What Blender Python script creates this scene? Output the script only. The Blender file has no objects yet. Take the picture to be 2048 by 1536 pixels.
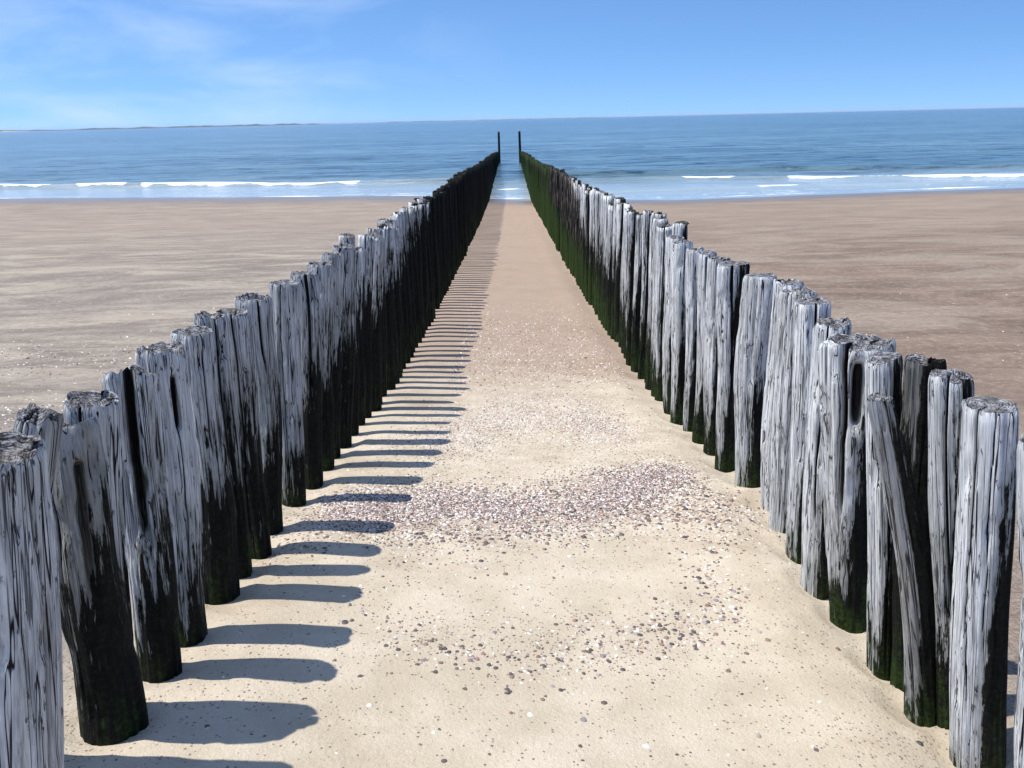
import bpy, math, random
import numpy as np
from mathutils import Vector, Matrix, Euler
S = bpy.context.scene
C = S.collection
R = math.radians

# ------------------------------------------------------------------ camera
CAMZ = 4.4
PITCH, ROLL, YAW = R(18.30), R(1.36), R(0.20)
FPX = 1600.0
cd = bpy.data.cameras.new('camera'); cam = bpy.data.objects.new('camera', cd); C.objects.link(cam)
cd.sensor_width = 36.0; cd.lens = FPX / 2048 * 36.0
cd.clip_start = 0.05; cd.clip_end = 120000
f = Vector((math.sin(YAW)*math.cos(PITCH), math.cos(YAW)*math.cos(PITCH), -math.sin(PITCH)))
r = Vector((math.cos(YAW), -math.sin(YAW), 0)); u = r.cross(f)
r2 = r*math.cos(ROLL) - u*math.sin(ROLL); u2 = r*math.sin(ROLL) + u*math.cos(ROLL)
m = Matrix((r2, u2, -f)).transposed().to_4x4(); m.translation = Vector((0, 0, CAMZ))
cam.matrix_world = m
S.camera = cam

# ------------------------------------------------------------------ world and sun
SUN_EL = R(67.8); SUN_AZ = R(-91)          # azimuth from +Y towards +X : the sun stands to the left
W = bpy.data.worlds.new('World'); S.world = W; W.use_nodes = True
nt = W.node_tree; N = nt.nodes; L = nt.links
for n in list(N): N.remove(n)
def nd(nodes, typ, **kw):
    n = nodes.new(typ)
    for k, v in kw.items():
        if hasattr(n, k): setattr(n, k, v)
        else: n.inputs[k.replace('_', ' ')].default_value = v
    return n
out = N.new('ShaderNodeOutputWorld'); bg = N.new('ShaderNodeBackground')
sky = N.new('ShaderNodeTexSky'); sky.sky_type = 'NISHITA'; sky.sun_disc = False
sky.sun_elevation = SUN_EL; sky.sun_rotation = SUN_AZ
sky.air_density = 1.0; sky.dust_density = 0.6; sky.ozone_density = 3.0
tc = N.new('ShaderNodeTexCoord')
mp = N.new('ShaderNodeMapping'); mp.inputs['Scale'].default_value = (1, 1, 1.6); mp.inputs['Location'].default_value = (0, 0, 0.165)
L.new(tc.outputs['Generated'], mp.inputs[0]); L.new(mp.outputs[0], sky.inputs[0])
hs = N.new('ShaderNodeHueSaturation'); hs.inputs['Saturation'].default_value = 1.12; hs.inputs['Value'].default_value = 1.10
tint = N.new('ShaderNodeMixRGB'); tint.blend_type = 'MULTIPLY'; tint.inputs[0].default_value = 1; tint.inputs[2].default_value = (0.86, 0.93, 1.0, 1)
L.new(sky.outputs[0], tint.inputs[1]); L.new(tint.outputs[0], hs.inputs['Color'])
# thin clouds
cm = N.new('ShaderNodeMapping'); cm.inputs['Scale'].default_value = (3.2, 3.2, 11); cm.inputs['Location'].default_value = (1.3, 0.4, 0.25)
L.new(tc.outputs['Generated'], cm.inputs[0])
cn = N.new('ShaderNodeTexNoise'); cn.inputs['Scale'].default_value = 1.6; cn.inputs['Detail'].default_value = 9; cn.inputs['Roughness'].default_value = 0.55
cn.inputs['Distortion'].default_value = 0.4
L.new(cm.outputs[0], cn.inputs['Vector'])
cr = N.new('ShaderNodeValToRGB'); cr.color_ramp.elements[0].position = 0.40; cr.color_ramp.elements[1].position = 0.80
L.new(cn.outputs[0], cr.inputs[0])
sx = N.new('ShaderNodeSeparateXYZ'); L.new(tc.outputs['Generated'], sx.inputs[0])
mr = N.new('ShaderNodeMapRange'); mr.inputs[1].default_value = 0.05; mr.inputs[2].default_value = -0.3; mr.inputs[3].default_value = 0.0; mr.inputs[4].default_value = 0.65
mr.interpolation_type = 'SMOOTHSTEP'
L.new(sx.outputs[0], mr.inputs[0])
mu = N.new('ShaderNodeMath'); mu.operation = 'MULTIPLY'; L.new(cr.outputs[0], mu.inputs[0]); L.new(mr.outputs[0], mu.inputs[1])
mx = N.new('ShaderNodeMixRGB'); mx.inputs[2].default_value = (4.0, 4.9, 6.4, 1)
L.new(mu.outputs[0], mx.inputs[0]); L.new(hs.outputs[0], mx.inputs[1])
L.new(mx.outputs[0], bg.inputs[0]); bg.inputs[1].default_value = 0.14
L.new(bg.outputs[0], out.inputs[0])

sd = bpy.data.lights.new('sun', 'SUN'); sd.energy = 4.7; sd.angle = R(0.53); sd.color = (1.0, 0.955, 0.88)
so = bpy.data.objects.new('sun', sd); C.objects.link(so)
sdir = Vector((math.sin(SUN_AZ)*math.cos(SUN_EL), math.cos(SUN_AZ)*math.cos(SUN_EL), math.sin(SUN_EL)))
so.rotation_euler = sdir.to_track_quat('Z', 'Y').to_euler(); so.location = (-8, 0, 15)
S.view_settings.view_transform = 'Standard'; S.view_settings.look = 'None'
S.view_settings.exposure = 0.38; S.view_settings.gamma = 1.0; S.view_settings.use_curve_mapping = False

# ------------------------------------------------------------------ helpers
def mesh_np(name, V, F, attrs=None, mats=(), smooth=True):
    """V (n,3); F list of (k,4) or (k,3) int arrays"""
    me = bpy.data.meshes.new(name)
    if isinstance(F, np.ndarray): F = [F]
    nl = sum(a.size for a in F); nf = sum(len(a) for a in F)
    me.vertices.add(len(V)); me.vertices.foreach_set('co', np.ascontiguousarray(V, dtype=np.float32).ravel())
    me.loops.add(nl); me.loops.foreach_set('vertex_index', np.concatenate([a.ravel() for a in F]).astype(np.int32))
    me.polygons.add(nf)
    tot = np.concatenate([np.full(len(a), a.shape[1]) for a in F]).astype(np.int32)
    st = np.concatenate([[0], np.cumsum(tot)[:-1]]).astype(np.int32)
    me.polygons.foreach_set('loop_start', st); me.polygons.foreach_set('loop_total', tot)
    me.polygons.foreach_set('use_smooth', np.full(nf, smooth))
    for k, v in (attrs or {}).items():
        if v.ndim == 1:
            a = me.attributes.new(k, 'FLOAT', 'POINT'); a.data.foreach_set('value', v.astype(np.float32))
        else:
            a = me.attributes.new(k, 'FLOAT_COLOR', 'POINT'); a.data.foreach_set('color', np.ascontiguousarray(v, dtype=np.float32).ravel())
    me.update(calc_edges=True); me.validate()
    for mt in mats: me.materials.append(mt)
    return me
def link(name, me, label=None, cat=None, group=None, kind=None, parent=None):
    o = bpy.data.objects.new(name, me); C.objects.link(o)
    if label: o['label'] = label
    if cat: o['category'] = cat
    if group: o['group'] = group
    if kind: o['kind'] = kind
    if parent: o.parent = parent
    return o
def grid_faces(nx, ny):
    i = np.arange(nx-1)[:, None]; j = np.arange(ny-1)[None, :]
    a = i*ny + j
    return np.stack([a, a+ny, a+ny+1, a+1], -1).reshape(-1, 4)
def sstep(x, a, b):
    t = np.clip((x-a)/(b-a), 0, 1); return t*t*(3-2*t)
def vnoise2(x, y, seed, perx=0):
    """value noise in -1..1, optional period in x"""
    x = np.asarray(x, float); y = np.asarray(y, float)
    xi = np.floor(x).astype(np.int64); yi = np.floor(y).astype(np.int64)
    fx = x-xi; fy = y-yi; fx = fx*fx*(3-2*fx); fy = fy*fy*(3-2*fy)
    def h(a, b):
        if perx: a = np.mod(a, perx)
        k = (a*374761393 + b*668265263 + seed*1442695041) & 0xffffffff
        k = ((k ^ (k >> 13))*1274126177) & 0xffffffff
        k = k ^ (k >> 16)
        return (k & 0xffff)/32767.5 - 1
    return (h(xi, yi)*(1-fx)+h(xi+1, yi)*fx)*(1-fy) + (h(xi, yi+1)*(1-fx)+h(xi+1, yi+1)*fx)*fy
def fbm(x, y, seed, oct=4, gain=.5):
    s = 0; a = 1; t = 0
    for k in range(oct):
        s = s + a*vnoise2(x*2**k, y*2**k, seed+k*17); t += a; a *= gain
    return s/t

class NT:
    """small node-graph helper"""
    def __init__(self, name):
        self.m = bpy.data.materials.new(name); self.m.use_nodes = True
        self.t = self.m.node_tree; self.n = self.t.nodes; self.l = self.t.links
        self.b = self.n['Principled BSDF']; self.o = self.n['Material Output']
    def put(self, sock, v):
        if isinstance(v, bpy.types.NodeSocket): self.l.new(v, sock)
        elif v is not None:
            if isinstance(v, (tuple, list)) and len(v) == 3 and sock.type == 'RGBA': v = (*v, 1)
            sock.default_value = v
    def coord(self, kind='Object'): return self.n.new('ShaderNodeTexCoord').outputs[kind]
    def geo(self, k='Position'): return self.n.new('ShaderNodeNewGeometry').outputs[k]
    def attr(self, name, out='Fac'):
        a = self.n.new('ShaderNodeAttribute'); a.attribute_name = name; return a.outputs[out]
    def map(self, v, scale=(1, 1, 1), loc=(0, 0, 0), rot=(0, 0, 0)):
        a = self.n.new('ShaderNodeMapping'); self.put(a.inputs[0], v)
        self.put(a.inputs['Scale'], scale); self.put(a.inputs['Location'], loc); self.put(a.inputs['Rotation'], rot); return a.outputs[0]
    def noise(self, v, scale, detail=4, rough=.5, dist=0, out=0):
        a = self.n.new('ShaderNodeTexNoise'); self.put(a.inputs['Vector'], v)
        a.inputs['Scale'].default_value = scale; a.inputs['Detail'].default_value = detail
        a.inputs['Roughness'].default_value = rough; a.inputs['Distortion'].default_value = dist; return a.outputs[out]
    def voro(self, v, scale, out='Distance', rnd=1, feature='F1'):
        a = self.n.new('ShaderNodeTexVoronoi'); a.feature = feature; self.put(a.inputs['Vector'], v); a.inputs['Scale'].default_value = scale
        a.inputs['Randomness'].default_value = rnd; return a.outputs[out]
    def math(self, op, a, b=None, c=None, clamp=False):
        k = self.n.new('ShaderNodeMath'); k.operation = op; k.use_clamp = clamp
        self.put(k.inputs[0], a)
        if b is not None: self.put(k.inputs[1], b)
        if c is not None: self.put(k.inputs[2], c)
        return k.outputs[0]
    def rng(self, v, a, b, c=0, d=1, smooth=True):
        k = self.n.new('ShaderNodeMapRange'); self.put(k.inputs[0], v)
        k.interpolation_type = 'SMOOTHSTEP' if smooth else 'LINEAR'
        for i, q in enumerate((a, b, c, d)): self.put(k.inputs[i+1], q)
        return k.outputs[0]
    def mix(self, f, a, b, mode='MIX'):
        k = self.n.new('ShaderNodeMixRGB'); k.blend_type = mode
        self.put(k.inputs[0], f); self.put(k.inputs[1], a); self.put(k.inputs[2], b); return k.outputs[0]
    def ramp(self, v, els):
        k = self.n.new('ShaderNodeValToRGB'); self.put(k.inputs[0], v); e = k.color_ramp.elements
        while len(e) < len(els): e.new(0.5)
        for q, (p, c) in zip(e, els): q.position = p; q.color = (*c, 1)
        return k.outputs[0]
    def sep(self, v):
        k = self.n.new('ShaderNodeSeparateXYZ'); self.put(k.inputs[0], v); return k.outputs
    def bump(self, h, strength=1, dist=.01, normal=None):
        k = self.n.new('ShaderNodeBump'); self.put(k.inputs['Height'], h); k.inputs['Strength'].default_value = strength
        k.inputs['Distance'].default_value = dist
        if normal is not None: self.put(k.inputs['Normal'], normal)
        return k.outputs[0]
    def rand(self): return self.n.new('ShaderNodeObjectInfo').outputs['Random']

# ------------------------------------------------------------------ beach profile
GL = [(-30, 3.4), (0, 2.86), (1.8, 2.78), (2.4, 2.71), (3.2, 2.6), (4.1, 2.47), (5.5, 2.28), (8, 1.95), (10, 1.80), (14, 1.55), (18, 1.33), (24, .97), (33, .52), (48, 0), (60, -.45), (90, -1.6), (140, -3.5), (400, -8)]
GR = [(-30, 3.2), (0, 2.66), (1.9, 2.53), (2.5, 2.46), (3.6, 2.42), (4.2, 2.37), (5, 2.24), (7.7, 1.86), (9.3, 1.77), (11, 1.62), (15.3, 1.38), (23, 1.02), (34, .55), (46, .02), (60, -.45), (90, -1.6), (140, -3.5), (400, -8)]
def shore_y(x):           # distance of the waterline for a given x
    return np.interp(x, [-3000, -400, -35, -16, -6.5, -1.2, 1.3, 9.4, 20, 30, 60, 3000], [140, 105, 56.5, 52.5, 51, 48, 47, 45.3, 46.9, 47.7, 48.5, 60])
NEARP = [(-1.11,1.365), (-1.185,1.914), (-1.185,2.212), (-1.19,2.437), (-1.18,2.77), (-1.18,2.98), (-1.16,3.2), (-1.17,3.48), (-1.18,3.9), (-1.15,4.21), (-1.16,4.52), (-1.17,4.8), (-1.14,5.08),
         (1.42,1.984), (1.36,2.225), (1.39,2.5), (1.38,2.805), (1.345,3.075), (1.37,3.38), (1.385,3.66), (1.42,3.945), (1.40,4.295), (1.39,4.734), (1.39,5.06), (1.37,5.33), (1.38,5.68), (1.345,5.98), (1.33,6.28)]
def ground(x, y, fine=True):
    x = np.asarray(x, float); y = np.asarray(y, float)
    t = np.clip((x+1.13)/2.5, 0, 1)
    k = np.where(y > 12, (y-12)*(47.5-12)/(shore_y(x)-12)+12, y)
    a = np.interp(k, *zip(*GL)); b = np.interp(k, *zip(*GR))
    z = a*(1-t)+b*t
    if fine:
        out = sstep(np.abs(x-.12), 1.35, 2.6)
        near = np.clip(1-y/60, 0, 1)
        z = z + (.012 + .03*out)*near*fbm(x*.55, y*.9, 3, 4) + .006*near*fbm(x*2.2, y*3.1, 9, 3)
        # long low ripples parallel with the shore on the open beach
        rp = fbm(x*.16, y*.75+.12*x*.3, 21, 3)
        z = z + out*near*.028*(1-np.abs(rp)*2.2)
        # footed hollows and a low lip along both rows
        dl = np.abs(x+1.13); dr = np.abs(x-1.37)
        w = np.clip(1-y/45, 0, 1)
        z = z - w*.022*np.exp(-(dl/.14)**2)*(1+.5*vnoise2(x*3, y*3.4, 40)) - w*.045*np.exp(-(dr/.15)**2)*(1+.6*vnoise2(x*3, y*3.4, 41))
        z = z + w*.016*np.exp(-((dr-.32)/.16)**2)
        for i_, (px_, py_) in enumerate(NEARP):
            d_ = np.hypot(x-px_, y-py_); a_ = np.arctan2(y-py_, x-px_)
            z = z - .018*np.exp(-(d_/.11)**2) + .008*(1+.5*np.sin(a_*2+i_*1.7))*np.exp(-((d_-.155)/.035)**2)
    return z

# ------------------------------------------------------------------ materials
def sand_material():
    g = NT('sand'); P = g.geo(); x, y, z = g.sep(P)
    big = g.noise(P, .55, 4, .55); med = g.noise(P, 3.2, 5, .6); grain = g.noise(P, 260, 3, .7); coarse = g.noise(P, 70, 4, .65)
    stretched = g.noise(g.map(P, (.5, 1.15, 1)), 1.0, 7, .66, .8); ripple = g.rng(g.noise(g.map(P, (.22, 1.3, 1), (3, 5, 0)), 1.2, 5, .6, 1.0), .50, .64)
    ax = g.math('ABSOLUTE', g.math('SUBTRACT', x, .12))
    outm = g.rng(g.math('ADD', ax, g.math('MULTIPLY', g.math('SUBTRACT', big, .5), .5)), 1.2, 1.75)
    right = g.rng(x, 1.2, 2.0)
    dry = g.mix(g.rng(med, .3, .7), (.455, .39, .29), (.57, .50, .39))
    pink = g.mix(med, (.29, .215, .160), (.38, .295, .225))
    ysh = g.math('ADD', y, g.math('MULTIPLY', g.math('SUBTRACT', stretched, .5), 5))
    damp = g.rng(ysh, 5.2, 9.5)
    strip = g.mix(damp, dry, pink)
    # damp patch tongues in the strip
    strip = g.mix(g.rng(stretched, .52, .66, 0, .45), strip, (.30, .225, .15))
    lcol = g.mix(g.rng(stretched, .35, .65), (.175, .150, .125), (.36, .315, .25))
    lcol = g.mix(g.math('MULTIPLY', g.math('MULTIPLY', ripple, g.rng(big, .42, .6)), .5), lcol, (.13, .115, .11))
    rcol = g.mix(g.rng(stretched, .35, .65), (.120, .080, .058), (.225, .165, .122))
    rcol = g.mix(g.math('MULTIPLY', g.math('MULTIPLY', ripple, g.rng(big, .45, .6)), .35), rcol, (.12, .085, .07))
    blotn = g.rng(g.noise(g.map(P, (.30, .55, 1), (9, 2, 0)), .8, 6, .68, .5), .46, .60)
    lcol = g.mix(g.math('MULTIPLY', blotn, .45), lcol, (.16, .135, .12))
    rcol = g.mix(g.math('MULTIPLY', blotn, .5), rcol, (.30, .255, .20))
    outer = g.mix(right, lcol, rcol)  # outer sand browner and damper, plus some edge falloff darkening put into its colour
    rough = g.noise(P, 11, 5, .75)
    outer = g.mix(g.rng(rough, .5, .68, 0, .45), outer, (.12, .095, .078))
    outer = g.mix(g.rng(rough, .5, .36, 0, .3), outer, (.42, .37, .30))
    nearrow = g.rng(g.math('ADD', y, g.math('MULTIPLY', big, 3)), 5.5, 8.5, .5, 0)
    outer = g.mix(nearrow, outer, g.mix(g.rng(coarse, .4, .6), (.12, .10, .09), (.30, .26, .22)))
    outer = g.mix(g.rng(y, 14, 34, 0, .6), outer, g.mix(stretched, (.22, .172, .13), (.33, .27, .21)))
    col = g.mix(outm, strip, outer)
    # wet sand at the swash
    wn = g.math('ADD', z, g.math('MULTIPLY', g.math('SUBTRACT', stretched, .5), .16))
    wet = g.rng(wn, .30, .05)
    col = g.mix(wet, col, g.mix(.55, col, (.10, .085, .075), 'MIX'))
    # dark mineral and shell-dust speckle
    vd = g.voro(P, 95); vc = g.voro(P, 95, 'Color'); vr = g.sep(vc)[0]
    band = g.rng(g.noise(g.map(P, (.35, 1, 1)), .9, 4, .6), .45, .62)
    cut = g.rng(band, 0, 1, .93, .70, False)
    spot = g.math('MULTIPLY', g.math('GREATER_THAN', vr, cut), g.rng(vd, .42, .3))
    tone = g.ramp(g.sep(vc)[1], [(0, (.07, .05, .045)), (.45, (.16, .10, .08)), (.7, (.30, .22, .19)), (1, (.62, .58, .53))])
    col = g.mix(g.math('MULTIPLY', spot, .75), col, tone)
    col = g.mix(g.rng(grain, .3, .7, 0, .30), col, (.17, .13, .10))
    col = g.mix(g.rng(coarse, .62, .75, 0, .22), col, (.66, .61, .52))
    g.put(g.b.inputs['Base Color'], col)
    g.put(g.b.inputs['Roughness'], g.rng(wet, 0, 1, .92, .30, False))
    g.b.inputs['Specular IOR Level'].default_value = .25
    h = g.math('ADD', g.math('MULTIPLY', grain, .0022), g.math('MULTIPLY', coarse, .006))
    h = g.math('ADD', h, g.math('MULTIPLY', med, .018))
    h = g.math('ADD', h, g.math('MULTIPLY', g.math('MULTIPLY', g.math('SUBTRACT', stretched, g.math('MULTIPLY', ripple, .5)), outm), .055))
    h = g.math('ADD', h, g.math('MULTIPLY', spot, .004))
    h = g.math('MULTIPLY', h, g.rng(wet, 0, 1, 1, .15, False))
    g.put(g.b.inputs['Normal'], g.bump(h, 1, 1))
    return g.m

def water_material():
    g = NT('sea_water'); P = g.geo(); x, y, z = g.sep(P)
    foam = g.attr('foam'); 
    shallow = g.attr('shallow')
    n1 = g.noise(g.map(P, (.45, .8, 1)), .7, 6, .68, .4)
    n2 = g.noise(g.map(P, (.5, 1.4, 1)), 4.5, 4, .6)
    nb = g.noise(g.map(P, (.012, .05, 1)), 1, 5, .6)
    nw = g.noise(g.map(P, (.13, .34, 1)), 1.0, 7, .7, .6)
    deep = g.mix(g.rng(nb, .35, .65), (.05, .105, .14), (.12, .20, .235))
    deep = g.mix(g.rng(nw, .48, .60, 0, .85), deep, (.005, .03, .06))
    deep = g.mix(g.rng(n1, .50, .66, 0, .55), deep, (.10, .22, .33))
    deep = g.mix(g.rng(shallow, 0, 1, 0, .75), deep, (.32, .39, .43))
    fn = g.noise(g.map(P, (.6, 1.8, 1)), 2.2, 7, .7, .4)
    fm = g.rng(g.math('ADD', g.math('MULTIPLY', foam, 1.25), g.math('MULTIPLY', g.math('SUBTRACT', fn, .5), 1.5)), .35, .85)
    col = g.mix(fm, deep, (.86, .88, .90))
    g.put(g.b.inputs['Base Color'], col)
    g.put(g.b.inputs['Roughness'], g.rng(fm, 0, 1, .16, .8, False))
    g.b.inputs['IOR'].default_value = 1.33
    h = g.math('ADD', g.math('MULTIPLY', n1, .20), g.math('MULTIPLY', n2, .045))
    h = g.math('ADD', h, g.math('MULTIPLY', nw, .8))
    h = g.math('MULTIPLY', h, g.rng(shallow, 0, 1, 1, .18, False))
    h = g.math('ADD', h, g.math('MULTIPLY', fm, .03))
    g.put(g.b.inputs['Normal'], g.bump(h, .9, 1))
    return g.m

def wood_material():
    g = NT('weathered_wood')
    O = g.coord('Object'); rnd = g.rand()
    cmb = g.n.new('ShaderNodeCombineXYZ')
    g.put(cmb.inputs[0], g.math('MULTIPLY', rnd, 37.0)); g.put(cmb.inputs[1], g.math('MULTIPLY', rnd, 91.0)); g.put(cmb.inputs[2], g.math('MULTIPLY', rnd, 13.0))
    ad = g.n.new('ShaderNodeVectorMath'); ad.operation = 'ADD'; g.put(ad.inputs[0], O); g.put(ad.inputs[1], cmb.outputs[0]); V = ad.outputs[0]
    fib = g.noise(g.map(V, (1, 1, .035)), 210, 5, .65)
    streak = g.noise(g.map(V, (1, 1, .05)), 62, 5, .6, .25)
    blot = g.noise(g.map(V, (1, 1, .28)), 13, 5, .6)
    pit = g.noise(g.map(V, (1, 1, .22)), 75, 4, .7)
    c1 = g.noise(g.map(V, (1, 1, .011)), 34, 2, .5, .1)
    line = g.rng(g.math('ABSOLUTE', g.math('SUBTRACT', c1, .5)), .003, .014, 1, 0)
    c2 = g.noise(g.map(V, (1, 1, .012)), 70, 2, .5, .1)
    line2 = g.rng(g.math('ABSOLUTE', g.math('SUBTRACT', c2, .53)), .004, .018, .8, 0)
    gate = g.rng(g.noise(g.map(V, (1, 1, .12)), 9, 2, .5), .45, .55)
    line = g.math('MAXIMUM', line, g.math('MULTIPLY', line2, gate))
    sf = g.attr('surf', 'Color'); sr, sg, sb = g.sep(sf)      # wet plus painted shade, crack, green
    top = g.attr('endgrain')
    tonev = g.attr('tone')
    base = g.ramp(g.math('ADD', g.math('MULTIPLY', streak, .5), g.math('MULTIPLY', fib, .5)),
                  [(.30, (.05, .05, .055)), (.40, (.27, .28, .295)), (.52, (.48, .495, .51)), (.66, (.68, .70, .71))])
    warm = g.mix(g.rng(blot, .35, .7), (1.0, 1.0, 1.0), (.80, .80, .78))
    base = g.mix(1, base, warm, 'MULTIPLY')
    tv = g.rng(tonev, 0, 1, .40, 1.55, False)
    cmb2 = g.n.new('ShaderNodeCombineXYZ')
    for i in range(3): g.put(cmb2.inputs[i], tv)
    base = g.mix(1, base, cmb2.outputs[0], 'MULTIPLY')
    base = g.mix(g.rng(pit, .58, .68, 0, .85), base, (.05, .045, .045))
    base = g.mix(line, base, (.012, .011, .012))
    # end grain : rough, pitted, isotropic
    ox, oy, oz = g.sep(O)
    rad = g.math('SQRT', g.math('ADD', g.math('MULTIPLY', ox, ox), g.math('MULTIPLY', oy, oy)))
    ring = g.math('MULTIPLY_ADD', g.math('SINE', g.math('ADD', g.math('MULTIPLY', rad, 900.0), g.math('MULTIPLY', g.noise(V, 22, 3, .5), 26.0))), .10, .5)
    eg = g.math('MULTIPLY_ADD', g.math('SUBTRACT', ring, .5), .8, g.noise(V, 120, 6, .7)); er = g.noise(V, 38, 4, .7)
    egc = g.ramp(g.math('ADD', g.math('MULTIPLY', eg, .5), g.math('MULTIPLY', er, .5)), [(.42, (.02, .019, .02)), (.51, (.15, .15, .16)), (.62, (.46, .465, .49))])
    base = g.mix(g.rng(top, .45, .75), base, egc)
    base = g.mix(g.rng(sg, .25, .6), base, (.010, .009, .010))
    # wet, tarry lower part and painted post shade, with ragged fibrous border
    wv = g.math('ADD', sr, g.math('MULTIPLY', g.math('SUBTRACT', streak, .5), 3.6))
    wv = g.math('ADD', wv, g.math('MULTIPLY', g.math('SUBTRACT', fib, .5), 1.0))
    wv = g.math('ADD', wv, g.math('MULTIPLY', g.math('SUBTRACT', blot, .5), 2.0))
    wv = g.math('ADD', wv, g.math('MULTIPLY', g.math('SUBTRACT', pit, .5), 1.2))
    wm = g.rng(wv, -.06, .12)
    stain = g.noise(g.map(V, (1, 1, .12)), 8, 4, .6)
    base = g.mix(g.rng(stain, .52, .70, 0, .35), base, (.27, .235, .19))
    base = g.mix(g.rng(wv, -.75, -.05, 0, .6), base, (.13, .135, .11))
    moss = g.noise(V, 55, 5, .7); moss2 = g.noise(g.map(V, (1, 1, .4)), 14, 3, .6)
    gf = g.math('MULTIPLY', g.rng(g.math('ADD', g.math('ADD', g.math('MULTIPLY', moss2, .5), g.math('MULTIPLY', streak, .5)), g.math('MULTIPLY', sb, .5)), .68, .92), g.rng(sb, 0.02, .4))
    black = g.mix(g.rng(moss, .45, .75), (.004, .0045, .004), (.016, .018, .014))
    black = g.mix(g.rng(fib, .60, .72, 0, .5), black, (.07, .068, .062))
    grn = g.mix(g.rng(moss, .35, .65), (.008, .016, .004), (.035, .066, .013))
    brown = g.mix(g.rng(streak, .52, .62), black, (.16, .13, .125))
    black = g.mix(g.attr('brown'), black, brown)
    wetc = g.mix(gf, black, grn)
    col = g.mix(wm, base, wetc)
    g.put(g.b.inputs['Base Color'], col)
    g.put(g.b.inputs['Roughness'], g.rng(wm, 0, 1, .88, .8, False))
    g.b.inputs['Specular IOR Level'].default_value = .15
    h = g.math('ADD', g.math('MULTIPLY', fib, .0035), g.math('MULTIPLY', streak, .008))
    h = g.math('SUBTRACT', h, g.math('MULTIPLY', line, .005))
    h = g.math('SUBTRACT', h, g.math('MULTIPLY', g.rng(pit, .6, .72), .003))
    h2 = g.math('ADD', g.math('MULTIPLY', moss, .010), g.math('MULTIPLY', streak, .004))
    hh = g.mix(wm, h, h2)
    eh = g.math('ADD', g.math('MULTIPLY', eg, .010), g.math('MULTIPLY', er, .012))
    hh = g.mix(g.rng(top, .45, .75), hh, eh)
    g.put(g.b.inputs['Normal'], g.bump(hh, 1, 1))
    return g.m

def shell_material():
    g = NT('shell'); c = g.attr('tint', 'Color'); n = g.noise(g.coord('Object'), 300, 3, .6)
    g.put(g.b.inputs['Base Color'], g.mix(g.rng(n, .3, .7, 0, .5), c, g.mix(.5, c, (.3, .25, .22))))
    g.b.inputs['Roughness'].default_value = .55
    g.put(g.b.inputs['Normal'], g.bump(n, .5, .002))
    return g.m
def plain(name, c, rough=.9, bumpd=0):
    g = NT(name); n = g.noise(g.geo(), .01 if bumpd == 0 else 30, 4)
    g.put(g.b.inputs['Base Color'], g.mix(g.rng(n, .3, .7), c, tuple(v*.6 for v in c))); g.b.inputs['Roughness'].default_value = rough
    return g.m
M_SAND, M_WATER, M_WOOD, M_SHELL = sand_material(), water_material(), wood_material(), shell_material()

# ------------------------------------------------------------------ setting: beach, sea, far shore
def axis(segs):
    a = []
    for s in segs:
        a.append(np.linspace(*s, endpoint=False) if len(s) == 3 else np.geomspace(*s[:3])*s[3])
    return np.unique(np.concatenate(a).round(4))
gx = np.geomspace(2.6, 3500, 60); xs = np.concatenate([-gx[::-1]-.0, np.concatenate([np.arange(-2.55, -1.65, .05), np.arange(-1.65, 1.9, .024), np.arange(1.9, 2.6, .05)]), gx])
ys = np.concatenate([np.linspace(-30, .8, 16), np.arange(.9, 5.5, .024), np.arange(5.5, 9, .035), 9*np.exp(np.linspace(0, math.log(400/9), 260))])
X, Y = np.meshgrid(xs, ys, indexing='ij')
V = np.stack([X, Y, ground(X, Y)], -1).reshape(-1, 3)
link('sandy_beach', mesh_np('sandy_beach', V, grid_faces(len(xs), len(ys)), mats=[M_SAND]), label='pale sandy beach sloping down to the sea', kind='structure')

gx = np.geomspace(60, 45000, 46)
xs = np.concatenate([-gx[::-1], np.arange(-59.7, 60, .3), gx])
ys = np.concatenate([np.linspace(42, 72, 300, endpoint=False), np.linspace(72, 150, 260, endpoint=False), 150*np.exp(np.linspace(0, math.log(60000/150), 70))])
X, Y = np.meshgrid(xs, ys, indexing='ij')
dsh = Y - shore_y(X)
Z = np.zeros_like(X); foam = np.zeros_like(X)
fade = np.clip(1-(Y-60)/120, 0, 1)
Z += .10*sstep(dsh, 0, 14)*fade*fbm(X*.16, Y*.6, 5, 4) + .02*sstep(dsh, 2, 10)*fade*vnoise2(X*.9, Y*2.2, 6)
# (offset from shore, x range, height, foam amount, seed)
waves = [(lambda x: np.interp(x, [-60, -36, -25, -12, -5], [72, 66.3, 64.3, 62.4, 62]), [(-70, -35.8, 1), (-34.4, -29.4, 1), (-28.9, -10.5, 1.0), (-11, -4, .1)], .34, 1.0, 11),
         (lambda x: np.interp(x, [3, 14, 17, 21, 33, 60], [60.5, 59.8, 59.2, 57.7, 54.5, 52]), [(12.5, 17, 1), (19.5, 60, .95)], .27, .95, 12),
         (lambda x: np.interp(x, [-6, 5, 24, 31, 60], [66.5, 66.8, 67.6, 65.4, 61]), [], .24, 0, 13),
         (lambda x: 54.3 + 0*x, [(-.9, 1.5, .9)], .10, .9, 14),
         (lambda x: np.interp(x, [2, 16, 19, 60], [50, 51.4, 51, 50]), [(15.5, 18.8, .9)], .14, .8, 15),
         (lambda x: 58.5+0*x, [], .12, 0, 16)]
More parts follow.
